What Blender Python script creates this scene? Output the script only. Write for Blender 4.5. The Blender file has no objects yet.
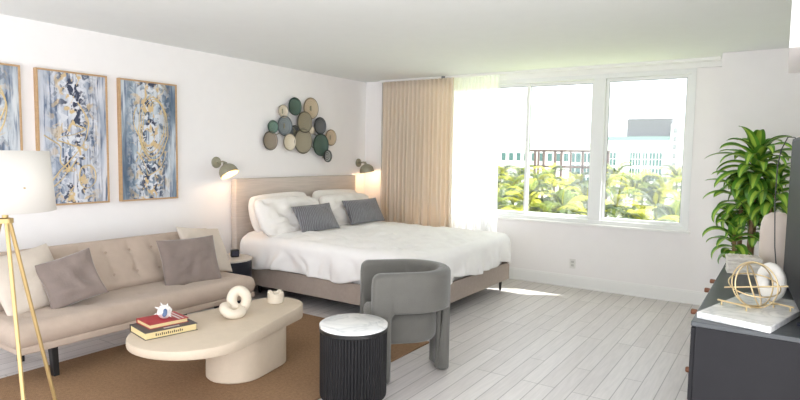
import bpy, bmesh, math, random
from math import pi, sin, cos, radians, sqrt, atan2
from mathutils import Vector, Matrix, noise
random.seed(7)
C = bpy.context.scene.collection
S = bpy.context.scene

# ------------------------------------------------------------------ materials
def lin(c):
    return tuple(((v/12.92) if v <= .04045 else ((v+.055)/1.055)**2.4) for v in [x/255 for x in c])
def nodes(name):
    m = bpy.data.materials.new(name); m.use_nodes = True
    nt = m.node_tree; b = nt.nodes['Principled BSDF']
    return m, nt, b
def N(nt, t, **kw):
    n = nt.nodes.new(t)
    for k, v in kw.items():
        if k in n.inputs: n.inputs[k].default_value = v
        else: setattr(n, k, v)
    return n
def mat(name, col, rough=.6, metal=0, var=.06, scale=8, bump=0, bscale=60, stretch=(1,1,1), sheen=0, spec=.5, trans=0):
    """plain surface with a slight colour variation and optional fine bump"""
    m, nt, b = nodes(name); L = nt.links
    tc = N(nt, 'ShaderNodeTexCoord'); mp = N(nt, 'ShaderNodeMapping'); mp.inputs['Scale'].default_value = stretch
    L.new(tc.outputs['Object'], mp.inputs['Vector'])
    nz = N(nt, 'ShaderNodeTexNoise', Scale=scale, Detail=4.0); L.new(mp.outputs[0], nz.inputs['Vector'])
    mx = N(nt, 'ShaderNodeMix', data_type='RGBA'); c = lin(col)
    mx.inputs[6].default_value = (*[v*(1-var*2) for v in c], 1); mx.inputs[7].default_value = (*[min(1, v*(1+var*2)) for v in c], 1)
    L.new(nz.outputs['Fac'], mx.inputs[0]); L.new(mx.outputs[2], b.inputs['Base Color'])
    b.inputs['Roughness'].default_value = rough; b.inputs['Metallic'].default_value = metal
    b.inputs['Specular IOR Level'].default_value = spec
    if sheen: b.inputs['Sheen Weight'].default_value = sheen; b.inputs['Sheen Roughness'].default_value = .4
    if bump:
        n2 = N(nt, 'ShaderNodeTexNoise', Scale=bscale, Detail=3.0); L.new(mp.outputs[0], n2.inputs['Vector'])
        bp = N(nt, 'ShaderNodeBump', Strength=bump, Distance=.01); L.new(n2.outputs['Fac'], bp.inputs['Height']); L.new(bp.outputs[0], b.inputs['Normal'])
    return m
def fabric(name, col, weave=350, strength=.3, sheen=.2, var=.08, stretch=(1,1,1)):
    return mat(name, col, .9, 0, var, 14, strength, weave, stretch, sheen, .2)

M = {}
M['wall'] = mat('white_wall_paint', (240,237,236), .7, var=.01, bump=.03, bscale=90, spec=.3)
M['ceiling'] = mat('ceiling_paint', (230,233,232), .75, var=.01, bump=.03, bscale=70, spec=.3)
M['trim'] = mat('white_trim_gloss', (238,237,235), .4, var=.01)
M['frame'] = mat('window_frame_white', (232,233,232), .35, var=.01)
M['dark_alu'] = mat('grey_window_gasket', (120,124,128), .5, var=.02)
M['sofa'] = fabric('beige_linen', (186,168,153), 240, .5, .15, .05)
M['sofa_dark'] = fabric('beige_linen_button', (172,153,138), 240, .3)
M['black'] = mat('black_lacquer', (18,17,18), .4, var=.1)
M['cream_pillow'] = fabric('cream_linen_pillow', (205,193,180), 200, .3, .1, .04)
M['velvet'] = mat('taupe_velvet', (126,112,105), .6, 0, .12, 9, .25, 60, (1,1,1), .7, .3)
M['table'] = mat('cream_plaster', (200,184,164), .6, var=.03, scale=20, bump=.15, bscale=70)
M['knot'] = mat('ivory_ceramic', (218,206,188), .45, var=.05, bump=.2, bscale=40)
M['brass'] = mat('brushed_brass', (186,160,112), .4, .8, .05)
M['pale_brass'] = mat('pale_gold_wire', (226,204,160), .35, .75, .04)
M['sconce'] = mat('aged_olive_brass', (150,146,126), .45, .3, .08, 20)
M['sconce_in'] = mat('sconce_white_lining', (240,225,170), .5)
M['headboard'] = mat('limed_oak', (200,188,178), .6, 0, .10, 6, .2, 40, (.6,.6,14), 0, .3)
M['bedrail'] = mat('bed_frame_linen', (166,152,142), .85, 0, .06, 30, .3, 200)
M['duvet'] = fabric('white_duvet_cotton', (240,237,235), 120, .12, .1, .015)
M['sham'] = fabric('white_pillow_cotton', (240,235,230), 120, .12, .1, .015)
M['marble'] = None
M['navy'] = mat('navy_lacquer', (24,26,38), .45, var=.05)
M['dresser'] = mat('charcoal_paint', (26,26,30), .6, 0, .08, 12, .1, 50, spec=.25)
M['dresser_top'] = mat('charcoal_paint_lit_top', (62,66,70), .38, 0, .06, 12, .05, 50)  # same paint as the body, lightened for the reflection on top
M['knob'] = mat('tan_leather_pull', (120,72,44), .5, var=.1)
M['chair'] = fabric('sage_grey_velvet', (104,102,97), 160, .35, .35, .06)
M['book_dark'] = mat('charcoal_book_cover', (74,68,68), .5, var=.05)
M['book_red'] = mat('red_book_cover', (168,38,46), .45, var=.12, scale=30)
M['pages'] = mat('cream_pages', (222,202,150), .7, 0, .08, 3, .3, 30, (1,1,80))
M['ink'] = mat('printing_ink', (60,46,30), .6)
M['silver'] = mat('pale_printing', (215,208,204), .5)
M['shell'] = mat('white_shell', (232,228,226), .35, var=.06, scale=30)
M['shell_blue'] = mat('shell_blue_mouth', (70,92,128), .3)
M['white_cer'] = mat('white_ceramic', (238,234,228), .4, var=.03, bump=.2, bscale=50)
M['carved'] = mat('whitewashed_carved_wood', (222,216,206), .7, var=.08, scale=40, bump=.4, bscale=60)
M['vase'] = mat('blush_beige_ceramic', (214,201,190), .6, var=.03)
M['tv'] = mat('tv_black_glass', (14,15,22), .5, var=.02, spec=.1)
M['tv_bezel'] = mat('tv_charcoal_bezel', (40,40,58), .6, var=.02)
M['cable'] = mat('grey_cable', (80,80,78), .5)
M['bark'] = mat('cane_bark', (158,130,98), .85, 0, .2, 14, .6, 30, (1,1,4))
M['leaf'] = mat('dark_green_leaf', (92,144,48), .4, 0, .25, 10, .1, 30)
M['leaf_lime'] = mat('lime_leaf_stripe', (166,196,76), .4, 0, .15, 10)
M['soil'] = mat('potting_soil', (60,45,35), .9)
M['palm'] = mat('palm_frond', (34,56,8), .6, 0, .35, 1.2)
M['palm_y'] = mat('palm_frond_yellow', (98,118,16), .6, 0, .3, 1.2)
M['palm_lime'] = mat('palm_frond_lime', (172,172,40), .6, 0, .2, 1.2)
M['palm_trunk'] = mat('palm_trunk_grey', (150,142,124), .9, 0, .2, 5)
M['stucco'] = mat('white_stucco', (240,240,238), .8, var=.02)
M['steel'] = mat('brown_steel', (88,66,62), .6, var=.1)
M['teal'] = mat('teal_glass', (44,92,92), .3, .0, .12, .6)
M['grey_louver'] = mat('grey_louvre', (82,84,86), .6, 0, .15, 1, 0, 60, (3,3,.3))
M['rail_glass'] = mat('roof_rail_glass', (110,140,134), .3)
M['ground'] = mat('sunlit_park_ground', (150,158,110), .9, 0, .15, .1)
M['outlet'] = mat('outlet_plastic', (222,220,216), .4)

def marble():
    m, nt, b = nodes('white_marble'); L = nt.links
    tc = N(nt, 'ShaderNodeTexCoord')
    n1 = N(nt, 'ShaderNodeTexNoise', Scale=5.0, Detail=6.0, Distortion=1.2); L.new(tc.outputs['Object'], n1.inputs['Vector'])
    r = N(nt, 'ShaderNodeValToRGB'); L.new(n1.outputs['Fac'], r.inputs[0])
    e = r.color_ramp.elements; e[0].position = .40; e[0].color = (*lin((236,235,233)),1); e[1].position = .62; e[1].color = (*lin((226,226,226)),1)
    k = r.color_ramp.elements.new(.5); k.color = (*lin((206,207,208)),1)
    k = r.color_ramp.elements.new(.46); k.color = (*lin((226,226,225)),1)
    k = r.color_ramp.elements.new(.54); k.color = (*lin((222,222,221)),1)
    L.new(r.outputs[0], b.inputs['Base Color']); b.inputs['Roughness'].default_value = .25
    return m
M['marble'] = marble()

def floor_mat():
    m, nt, b = nodes('grey_oak_planks'); L = nt.links
    tc = N(nt, 'ShaderNodeTexCoord'); mp = N(nt, 'ShaderNodeMapping'); mp.inputs['Rotation'].default_value = (0,0,pi/2)
    L.new(tc.outputs['Object'], mp.inputs['Vector'])
    br = N(nt, 'ShaderNodeTexBrick', Scale=1.0); L.new(mp.outputs[0], br.inputs['Vector'])
    br.inputs['Brick Width'].default_value = 1.22; br.inputs['Row Height'].default_value = .115
    br.inputs['Mortar Size'].default_value = .0035; br.inputs['Mortar Smooth'].default_value = .2
    br.offset = .37; br.offset_frequency = 3
    br.inputs['Color1'].default_value = (*lin((206,199,197)),1); br.inputs['Color2'].default_value = (*lin((218,212,210)),1); br.inputs['Mortar'].default_value = (*lin((164,158,156)),1)
    mp2 = N(nt, 'ShaderNodeMapping'); mp2.inputs['Scale'].default_value = (22,1.6,1); L.new(tc.outputs['Object'], mp2.inputs['Vector'])
    nz = N(nt, 'ShaderNodeTexNoise', Scale=2.5, Detail=6.0, Distortion=.4); L.new(mp2.outputs[0], nz.inputs['Vector'])
    r = N(nt, 'ShaderNodeValToRGB'); L.new(nz.outputs['Fac'], r.inputs[0]); e = r.color_ramp.elements
    e[0].position = .3; e[0].color = (.86,.86,.86,1); e[1].position = .7; e[1].color = (1,1,1,1)
    mx = N(nt, 'ShaderNodeMix', data_type='RGBA', blend_type='MULTIPLY'); mx.inputs[0].default_value = 1
    L.new(br.outputs['Color'], mx.inputs[6]); L.new(r.outputs[0], mx.inputs[7]); L.new(mx.outputs[2], b.inputs['Base Color'])
    b.inputs['Roughness'].default_value = .42
    bp = N(nt, 'ShaderNodeBump', Strength=.25, Distance=.004); bp.invert = True
    L.new(br.outputs['Fac'], bp.inputs['Height']); L.new(bp.outputs[0], b.inputs['Normal'])
    return m
M['floor'] = floor_mat()
def rug_mat():
    m, nt, b = nodes('woven_jute'); L = nt.links
    tc = N(nt, 'ShaderNodeTexCoord')
    w = N(nt, 'ShaderNodeTexWave', Scale=38.0, Distortion=2.5, Detail=2.0); w.bands_direction = 'Y'; L.new(tc.outputs['Object'], w.inputs['Vector'])
    n1 = N(nt, 'ShaderNodeTexNoise', Scale=60.0, Detail=3.0); L.new(tc.outputs['Object'], n1.inputs['Vector'])
    ad = N(nt, 'ShaderNodeMix', data_type='RGBA'); ad.inputs[0].default_value = .6
    L.new(w.outputs['Color'], ad.inputs[6]); L.new(n1.outputs['Color'], ad.inputs[7])
    r = N(nt, 'ShaderNodeValToRGB'); L.new(ad.outputs[2], r.inputs[0]); e = r.color_ramp.elements
    e[0].position = .2; e[0].color = (*lin((114,88,66)),1); e[1].position = .8; e[1].color = (*lin((166,134,104)),1)
    L.new(r.outputs[0], b.inputs['Base Color']); b.inputs['Roughness'].default_value = .95; b.inputs['Specular IOR Level'].default_value = .1
    bp = N(nt, 'ShaderNodeBump', Strength=.7, Distance=.006); L.new(ad.outputs[2], bp.inputs['Height']); L.new(bp.outputs[0], b.inputs['Normal'])
    return m
M['rug'] = rug_mat()
def thin_cloth(name, col, transp, transl, stripes=0):
    m, nt, b = nodes(name); L = nt.links
    out = nt.nodes['Material Output']; nt.nodes.remove(b)
    c = (*lin(col), 1)
    d = N(nt, 'ShaderNodeBsdfDiffuse', Color=c); t = N(nt, 'ShaderNodeBsdfTranslucent', Color=c); p = N(nt, 'ShaderNodeBsdfTransparent')
    a = N(nt, 'ShaderNodeMixShader', Fac=transl); L.new(d.outputs[0], a.inputs[1]); L.new(t.outputs[0], a.inputs[2])
    a2 = N(nt, 'ShaderNodeMixShader', Fac=transp); L.new(a.outputs[0], a2.inputs[1]); L.new(p.outputs[0], a2.inputs[2])
    if stripes:
        tc = N(nt, 'ShaderNodeTexCoord'); n1 = N(nt, 'ShaderNodeTexNoise', Scale=220.0); L.new(tc.outputs['Object'], n1.inputs['Vector'])
        bp = N(nt, 'ShaderNodeBump', Strength=.15, Distance=.003); L.new(n1.outputs['Fac'], bp.inputs['Height']); L.new(bp.outputs[0], d.inputs['Normal'])
    L.new(a2.outputs[0], out.inputs['Surface'])
    return m
M['sheer'] = thin_cloth('white_sheer_voile', (254,254,254), .12, .75)
M['curtain'] = thin_cloth('beige_linen_drape', (243,231,215), 0, .35, 1)
M['shade'] = thin_cloth('white_lamp_shade_linen', (222,218,213), 0, .35)
M['leafcloth'] = None
def glass():
    m, nt, b = nodes('clear_window_glass'); L = nt.links; out = nt.nodes['Material Output']; nt.nodes.remove(b)
    p = N(nt, 'ShaderNodeBsdfTransparent', Color=(.97,.985,.98,1)); g = N(nt, 'ShaderNodeBsdfGlossy', Roughness=.02)
    a = N(nt, 'ShaderNodeMixShader', Fac=.05)
    L.new(p.outputs[0], a.inputs[1]); L.new(g.outputs[0], a.inputs[2]); L.new(a.outputs[0], out.inputs['Surface'])
    return m
M['glass'] = glass()
def emit(name, col, s):
    m, nt, b = nodes(name); b.inputs['Emission Color'].default_value = (*lin(col),1); b.inputs['Emission Strength'].default_value = s
    b.inputs['Base Color'].default_value = (*lin(col),1); return m
M['bulb'] = emit('warm_bulb', (255,214,150), 4)
def quilt_mat():
    m, nt, b = nodes('grey_satin_scale_pattern'); L = nt.links
    tc = N(nt, 'ShaderNodeTexCoord'); mp = N(nt, 'ShaderNodeMapping'); mp.inputs['Scale'].default_value = (1,.55,1); mp.inputs['Rotation'].default_value = (0,0,.25); L.new(tc.outputs['Object'], mp.inputs['Vector'])
    w = N(nt, 'ShaderNodeTexWave', Scale=16.0, Distortion=1.6, Detail=1.0); w.inputs['Detail Scale'].default_value = 2.5; L.new(mp.outputs[0], w.inputs['Vector'])
    r = N(nt, 'ShaderNodeValToRGB'); L.new(w.outputs['Fac'], r.inputs[0]); e = r.color_ramp.elements
    e[0].color = (*lin((84,83,88)),1); e[0].position = .15; e[1].color = (*lin((126,125,130)),1); e[1].position = .8
    L.new(r.outputs[0], b.inputs['Base Color']); b.inputs['Roughness'].default_value = .45; b.inputs['Sheen Weight'].default_value = .3
    bp = N(nt, 'ShaderNodeBump', Strength=.3, Distance=.006); L.new(w.outputs['Fac'], bp.inputs['Height']); L.new(bp.outputs[0], b.inputs['Normal'])
    return m
M['quilt'] = quilt_mat()
def art_mat(name, seed, cols):
    """abstract canvas: vertical washes of blue grey, dark blots, pale flecks, broken gold leaf"""
    m, nt, b = nodes(name); L = nt.links
    tc = N(nt, 'ShaderNodeTexCoord')
    def noise_at(scale, st, detail=4, dist=0, off=0):
        mp = N(nt, 'ShaderNodeMapping'); mp.inputs['Scale'].default_value = st; mp.inputs['Location'].default_value = (seed*3.1+off, seed*1.7, seed*2.3+off)
        L.new(tc.outputs['Object'], mp.inputs['Vector']); n = N(nt, 'ShaderNodeTexNoise', Scale=scale, Detail=float(detail), Distortion=float(dist)); L.new(mp.outputs[0], n.inputs['Vector']); return n.outputs['Fac']
    def ramp(src, stops):
        r = N(nt, 'ShaderNodeValToRGB'); L.new(src, r.inputs[0]); e = r.color_ramp.elements
        e[0].position, e[0].color = stops[0][0], (*stops[0][1],1); e[1].position, e[1].color = stops[-1][0], (*stops[-1][1],1)
        for p, c in stops[1:-1]: k = e.new(p); k.color = (*c,1)
        return r.outputs[0]
    def mix(f, a, bb):
        x = N(nt, 'ShaderNodeMix', data_type='RGBA'); L.new(f, x.inputs[0]); L.new(a, x.inputs[6])
        if isinstance(bb, tuple): x.inputs[7].default_value = (*bb,1)
        else: L.new(bb, x.inputs[7])
        return x.outputs[2]
    base = ramp(noise_at(3.2, (1,2.2,.45), 5, .3), [(.34,lin(cols[0])),(.46,lin(cols[1])),(.56,lin(cols[2])),(.68,lin(cols[3]))])
    streak = ramp(noise_at(5, (1,9,.7), 4, .2, 5), [(.5,(0,0,0)),(.66,(1,1,1))])
    base = mix(streak, base, lin((78,96,124)))
    # middle mask: |y| small
    sx = N(nt, 'ShaderNodeSeparateXYZ'); L.new(tc.outputs['Object'], sx.inputs[0])
    ab = N(nt, 'ShaderNodeMath', operation='ABSOLUTE'); L.new(sx.outputs['Y'], ab.inputs[0])
    mk = N(nt, 'ShaderNodeMapRange'); L.new(ab.outputs[0], mk.inputs[0]); mk.inputs[1].default_value = .05; mk.inputs[2].default_value = .24; mk.inputs[3].default_value = 1; mk.inputs[4].default_value = 0
    def masked(src):
        x = N(nt, 'ShaderNodeMath', operation='MULTIPLY'); L.new(src, x.inputs[0]); L.new(mk.outputs[0], x.inputs[1]); return x.outputs[0]
    dark = ramp(noise_at(9, (1,1.3,.9), 5, 1.2, 9), [(.50,(0,0,0)),(.56,(1,1,1))])
    base = mix(masked(dark), base, lin((48,56,80)))
    pale = ramp(noise_at(20, (1,1,1), 5, .6, 14), [(.52,(0,0,0)),(.56,(1,1,1))])
    base = mix(masked(pale), base, lin((214,216,222)))
    gold = ramp(noise_at(13, (1,1,.8), 4, 1.2, 21), [(.56,(0,0,0)),(.60,(1,1,1))])
    base = mix(masked(gold), base, lin((208,182,136)))
    L.new(base, b.inputs['Base Color']); b.inputs['Roughness'].default_value = .55
    return m

# ------------------------------------------------------------------ mesh helpers
def link(name, bm, m, parent=None, smooth=False, mw=None):
    me = bpy.data.meshes.new(name); bmesh.ops.recalc_face_normals(bm, faces=bm.faces); bm.to_mesh(me); bm.free()
    for mm in (m if isinstance(m, (list,tuple)) else [m]): me.materials.append(mm)
    if smooth:
        for p in me.polygons: p.use_smooth = True
        if smooth != 'all':
            me.set_sharp_from_angle(angle=radians(38))
    o = bpy.data.objects.new(name, me); C.objects.link(o)
    if parent: o.parent = parent
    if mw is not None: o.matrix_world = mw
    return o
def root(name, loc, label, cat, rz=0, group=None):
    o = bpy.data.objects.new(name, None); C.objects.link(o); o.location = loc; o.rotation_euler = (0,0,rz); o.empty_display_size = .1
    return tag(o, label, cat, group)
def tag(o, label, cat, group=None):
    o['label'] = label; o['category'] = cat
    if group: o['group'] = group
    return o
def struct(name, bm, m, smooth=False, label=None):
    o = link(name, bm, m, None, smooth); o['kind'] = 'structure'
    if label: o['label'] = label
    return o
def box(bm, x0, x1, y0, y1, z0, z1, bev=0, seg=2):
    r = bmesh.ops.create_cube(bm, size=1); vs = r['verts']
    for v in vs: v.co = Vector(((x0+x1)/2+v.co.x*(x1-x0), (y0+y1)/2+v.co.y*(y1-y0), (z0+z1)/2+v.co.z*(z1-z0)))
    if bev:
        es = list({e for v in vs for e in v.link_edges})
        bmesh.ops.bevel(bm, geom=es, offset=bev, segments=seg, profile=.5, affect='EDGES')
    return bm
def bx(*a, **k):
    return box(bmesh.new(), *a, **k)
def lathe(bm, prof, n=32, mtx=None, cap=True):
    rings = []
    for r, z in prof:
        ring = []
        for i in range(n):
            a = 2*pi*i/n; v = Vector((r*cos(a), r*sin(a), z)); ring.append(bm.verts.new(mtx @ v if mtx else v))
        rings.append(ring)
    for a, b in zip(rings, rings[1:]):
        for i in range(n): bm.faces.new((a[i], a[(i+1)%n], b[(i+1)%n], b[i]))
    if cap: bm.faces.new(rings[0]); bm.faces.new(rings[-1])
    return bm
def tube(bm, pts, r, n=10, closed=False, taper=None):
    pts = [Vector(p) for p in pts]; k = len(pts); rings = []; up = None
    for i, p in enumerate(pts):
        if closed: t = pts[(i+1)%k]-pts[i-1]
        else: t = pts[min(i+1,k-1)]-pts[max(i-1,0)]
        t.normalize()
        if up is None:
            up = t.cross(Vector((0,0,1)));
            if up.length < .05: up = t.cross(Vector((1,0,0)))
            up.normalize()
        up = (up-t*up.dot(t)).normalized(); w = t.cross(up); rr = r*(taper(i/(k-1)) if taper else 1)
        rings.append([bm.verts.new(p+rr*(cos(2*pi*j/n)*up+sin(2*pi*j/n)*w)) for j in range(n)])
    if closed:
        a, b = rings[-1], rings[0]
        best = min(range(n), key=lambda s: sum((a[j].co-b[(j+s)%n].co).length for j in range(n)))
        pairs = list(zip(rings, rings[1:]))
        for j in range(n): bm.faces.new((a[j], a[(j+1)%n], b[(j+1+best)%n], b[(j+best)%n]))
    else:
        pairs = list(zip(rings, rings[1:])); bm.faces.new(rings[0]); bm.faces.new(rings[-1])
    for a, b in pairs:
        for j in range(n): bm.faces.new((a[j], a[(j+1)%n], b[(j+1)%n], b[j]))
    return bm
def prism(bm, outline, levels):
    """outline: fn(inset)->[(x,y)], levels: [(inset, z or fn(x,y))]"""
    rings = []
    for ins, z in levels:
        rings.append([bm.verts.new((x, y, z(x,y) if callable(z) else z)) for x, y in outline(ins)])
    n = len(rings[0])
    for a, b in zip(rings, rings[1:]):
        for i in range(n): bm.faces.new((a[i], a[(i+1)%n], b[(i+1)%n], b[i]))
    bm.faces.new(rings[0]); bm.faces.new(rings[-1])
    return bm
def pillow_bm(w, h, t, seed=0, n=26, pull=.07, crease=.012, corner=0):
    bm = bmesh.new(); top = {}; bot = {}
    for i in range(n+1):
        for j in range(n+1):
            u = -1+2*i/n; v = -1+2*j/n
            U = sin(u*pi/2); V = sin(v*pi/2)
            x = U*w/2*(1-pull*(1-V*V)); y = V*h/2*(1-pull*(1-U*U))
            cn = 1-corner*(U*U*V*V)**1.5; x *= cn; y *= cn
            th = t/2*max(0,(1-U**2))**.42*max(0,(1-V**2))**.42
            q = Vector((x*4+seed*7, y*4+seed*3, seed)); w1 = noise.noise(q*1.3)
            edge = (1-U**4)*(1-V**4)
            dx = noise.noise(q*.9)*.012; 
            cr = abs(noise.noise(q*2.2+Vector((3,1,2))))*crease*2*edge
            z = th*(1+.12*w1)-cr
            border = i in (0,n) or j in (0,n)
            a = bm.verts.new((x+dx, y, (dx if border else max(z,.002)+dx)))
            top[i,j] = a
            bot[i,j] = a if border else bm.verts.new((x+dx, y, -max(th*(1-.1*w1),.002)+dx))
    for i in range(n):
        for j in range(n):
            bm.faces.new((top[i,j],top[i+1,j],top[i+1,j+1],top[i,j+1]))
            f = (bot[i,j],bot[i,j+1],bot[i+1,j+1],bot[i+1,j])
            if len({v for v in f}) == 4:
                try: bm.faces.new(f)
                except ValueError: pass
    return bm
def frame_mtx(loc, normal, up, spin=0):
    z = Vector(normal).normalized(); y = Vector(up); y = (y-z*y.dot(z)).normalized(); x = y.cross(z)
    m = Matrix((x, y, z)).transposed().to_4x4(); m = Matrix.Translation(Vector(loc)) @ m @ Matrix.Rotation(spin, 4, 'Z')
    return m
def pillow(name, label, loc, normal, w, h, t, m, seed=0, spin=0, up=(0,0,1), group=None, cat='pillow', **kw):
    o = link(name, pillow_bm(w, h, t, seed, **kw), m, None, 'all', frame_mtx(loc, normal, up, spin))
    return tag(o, label, cat, group)

# ------------------------------------------------------------------ camera
cam = bpy.data.cameras.new('camera'); co = bpy.data.objects.new('camera', cam); C.objects.link(co); S.camera = co
cam.sensor_width = 36; cam.lens = 575.454/800*36; cam.clip_start = .05; cam.clip_end = 600
co.matrix_world = Matrix.Translation((4.979, 0, 1.52)) @ Matrix.Rotation(.587622,4,'Z') @ Matrix.Rotation(-.078175+pi/2,4,'X') @ Matrix.Rotation(.016228,4,'Z')

# ------------------------------------------------------------------ room shell
H = 2.53; YW = 6.70
struct('floor', bx(-.12,6.2,-2.0,6.9,-.12,0), M['floor'])
struct('ceiling', bx(-.12,6.2,-2.0,6.9,H,H+.12), M['ceiling'])
struct('wall_left', box(bx(-.12,0,-2.0,6.9,0,H), 0,.28,6.56,6.9,0,H), M['wall'])
WX0, WX1, WZ0, WZ1 = 1.15, 4.12, .80, 2.44
bm = bmesh.new()
box(bm,.28,WX0,YW,YW+.2,0,H); box(bm,WX1,4.43,YW,YW+.2,0,H); box(bm,WX0,WX1,YW,YW+.2,0,WZ0); box(bm,WX0,WX1,YW,YW+.2,WZ1,H)
struct('wall_window', bm, M['wall'])
struct('wall_right', box(bx(5.22,5.34,2.7,6.9,0,H), 4.43,5.22,6.28,6.9,0,H), M['wall'])
struct('trim_1', bx(4.965,5.22,3.1,4.0,2.02,H), M['wall'], label='white bulkhead box under the ceiling at the top right corner')
struct('trim_2', box(bx(.28,4.43,YW-.045,YW,2.46,H), .28,4.43,YW-.06,YW,2.505,H), M['trim'])
def baseboard(name, pts_box):
    bm = bmesh.new()
    for a in pts_box: box(bm,*a)
    struct(name, bm, M['trim'])
baseboard('baseboard_window', [(.28,4.43,YW-.014,YW,0,.125),(.28,4.43,YW-.009,YW,.125,.14),(.28,4.43,YW-.022,YW,0,.018)])
baseboard('baseboard_left', [(0,.014,-2.0,6.56,0,.125),(0,.009,-2.0,6.56,.125,.14)])
baseboard('baseboard_right', [(4.43,5.22,6.266,6.28,0,.13),(5.206,5.22,2.7,6.26,0,.13)])
# window: frame, mullions, sashes, panes
wf = bmesh.new(); y0, y1 = YW-.015, YW+.12
box(wf,WX0-.05,WX1+.05,y0,y1,WZ0-.035,WZ0+.012,.004); box(wf,WX0-.05,WX1+.05,y0,y1,WZ1-.03,WZ1+.03,.004)
box(wf,WX0-.05,WX0+.001,y0+.002,y1-.002,WZ0+.010,WZ1-.028); box(wf,WX1-.005,WX1+.05,y0+.002,y1-.002,WZ0+.010,WZ1-.028)
box(wf,3.13,3.26,y0+.002,y1-.002,WZ0+.010,WZ1-.028)
w1 = struct('window_1', wf, M['frame'])
box_sill = struct('trim_3', bx(WX0-.06,WX1+.07,YW-.05,YW+.0,WZ0-.06,WZ0-.034,.004), M['trim'])
def sash(xa, xb, nm, deep):
    bm = bmesh.new(); t = .034; ya, yb = YW+.03+deep, YW+.07+deep
    box(bm,xa+t-.001,xb-t+.001,ya+.002,yb-.002,WZ0+.013,WZ0+.012+t); box(bm,xa+t-.001,xb-t+.001,ya+.002,yb-.002,WZ1-.03-t,WZ1-.031)
    box(bm,xa+.001,xa+t,ya,yb,WZ0+.013,WZ1-.031); box(bm,xb-t,xb-.001,ya,yb,WZ0+.013,WZ1-.031)
    s = link('window_sash', bm, M['frame'], w1)
    g = bmesh.new()
    box(g,xa+t,xb-t,ya+.017,ya+.023,WZ0+.012+t,WZ1-.03-t); p = link('window_pane', g, M['glass'], s)
    q = bmesh.new()
    for a in ((xa+t-.001,xa+t+.006,WZ0+.046,WZ1-.064),(xb-t-.006,xb-t+.001,WZ0+.046,WZ1-.064)): box(q,a[0],a[1],ya+.008,ya+.016,a[2],a[3])
    box(q,xa+t,xb-t,ya+.008,ya+.016,WZ1-.071,WZ1-.063)
    link('glazing_gasket', q, M['dark_alu'], s)
sash(WX0,2.36,'a',.0); sash(2.32,3.13,'b',.045); sash(3.26,4.115,'c',0)
# curtain track on the ceiling
tr = root('curtain_track', (2.2,6.5,H), 'thin white curtain track on the ceiling before the window', 'curtain rail')
link('rail', bx(-1.9,2.2,-.018,.018,-.028,0), M['trim'], tr)
link('rail_end', bx(-.93,-.88,-.024,.024,-.034,-.001), M['dark_alu'], tr)

# ------------------------------------------------------------------ curtains
def drape(x0, x1, y, z0, z1, folds, amp, seed, flare=0, gather=1.0):
    """a pleated cloth: finer pleats at the heading, deeper folds below, real thickness"""
    bm = bmesh.new(); nu, nv = folds*12, 22; grid = []
    for j in range(nv+1):
        v = j/nv; row = []
        for i in range(nu+1):
            u = i/nu; ph = 2*pi*folds*u
            a = amp*(.55+.45*min(1,v*3))
            wob = noise.noise(Vector((u*7+seed, v*1.5, seed)))
            yy = y+a*sin(ph+wob*1.5*v)+a*.35*sin(2.3*ph+seed+v)*v
            xx = x0+(x1-x0)*u+.012*sin(ph*.5+seed)*v+(u-.5)*flare*v
            row.append(bm.verts.new((xx, yy, z1+(z0-z1)*v)))
        grid.append(row)
    for j in range(nv):
        for i in range(nu): bm.faces.new((grid[j][i],grid[j][i+1],grid[j+1][i+1],grid[j+1][i]))
    return bm
cu = link('beige_curtain', drape(.37,1.46,6.46,.02,H-.03,17,.036,2.2,.04), M['curtain'], None, 'all')
cu.modifiers.new('solid','SOLIDIFY').thickness = .003
tag(cu, 'floor length beige pleated linen drape drawn open beside the bed', 'curtain')
sh = link('sheer_curtain', drape(1.44,2.06,6.50,.02,H-.03,13,.03,5.1,.05), M['sheer'], None, 'all')
tag(sh, 'white see-through sheer curtain glowing before the left window pane', 'curtain')

# ------------------------------------------------------------------ rug
rg = link('jute_rug', bx(.77,2.66,.7,3.95,.0,.014,.005), M['rug']); tag(rg, 'brown woven jute area rug under the coffee table', 'rug')

# ------------------------------------------------------------------ wall art
def swirl(kind):
    P = []
    if kind == 0:
        for s in (0,.35): P.append([(.02*sin(9*t)+(.17-.03*s)*sin(2*pi*t+s), .18+(.26-.04*s)*cos(2*pi*t)) for t in [i/40 for i in range(41)]])
        P.append([(-.2+.42*t, -.3+.12*sin(7*t)) for t in [i/20 for i in range(21)]])
    if kind == 1:
        P.append([(-.05+.17*sin(4.2*t+.5), .30-.78*t) for t in [i/40 for i in range(41)]])
        P.append([(-.24+.24*t+.05*sin(6*t), .02-.30*t) for t in [i/20 for i in range(21)]])
        P.append([(-.24+.26*t**.6, -.42+.26*t) for t in [i/20 for i in range(21)]])
        P.append([(.10+.07*sin(2*pi*t), -.32+.10*cos(2*pi*t)) for t in [i/24 for i in range(25)]])
        P.append([(-.02+.12*sin(8*t), .12-.22*t) for t in [i/24 for i in range(25)]])
    if kind == 2:
        for s in (0,.5,1.0): P.append([(.04+(.15-.035*s)*sin(2*pi*t+.3*s), .12+.015*s+(.29-.05*s)*cos(2*pi*t)) for t in [i/44 for i in range(45)]])
        P.append([(-.13+.28*t+.03*sin(9*t), -.10-.22*sin(pi*t)) for t in [i/24 for i in range(25)]])
        P.append([(-.12-.04*sin(7*t), .3-.5*t) for t in [i/24 for i in range(25)]])
    return P
arts = [
 (1.53,2.108, 'leftmost framed abstract canvas, partly outside the picture, above the lamp shade', ((70,88,108),(150,160,172),(196,202,208),(222,222,222))),
 (2.218,2.792, 'middle framed abstract canvas with pale blue washes and gold blots above the sofa', ((104,120,144),(170,178,192),(206,208,216),(226,224,226))),
 (2.900,3.482, 'rightmost framed abstract canvas with gold oval loops above the sofa', ((78,98,118),(130,146,162),(184,194,204),(214,218,222))) ]
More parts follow.
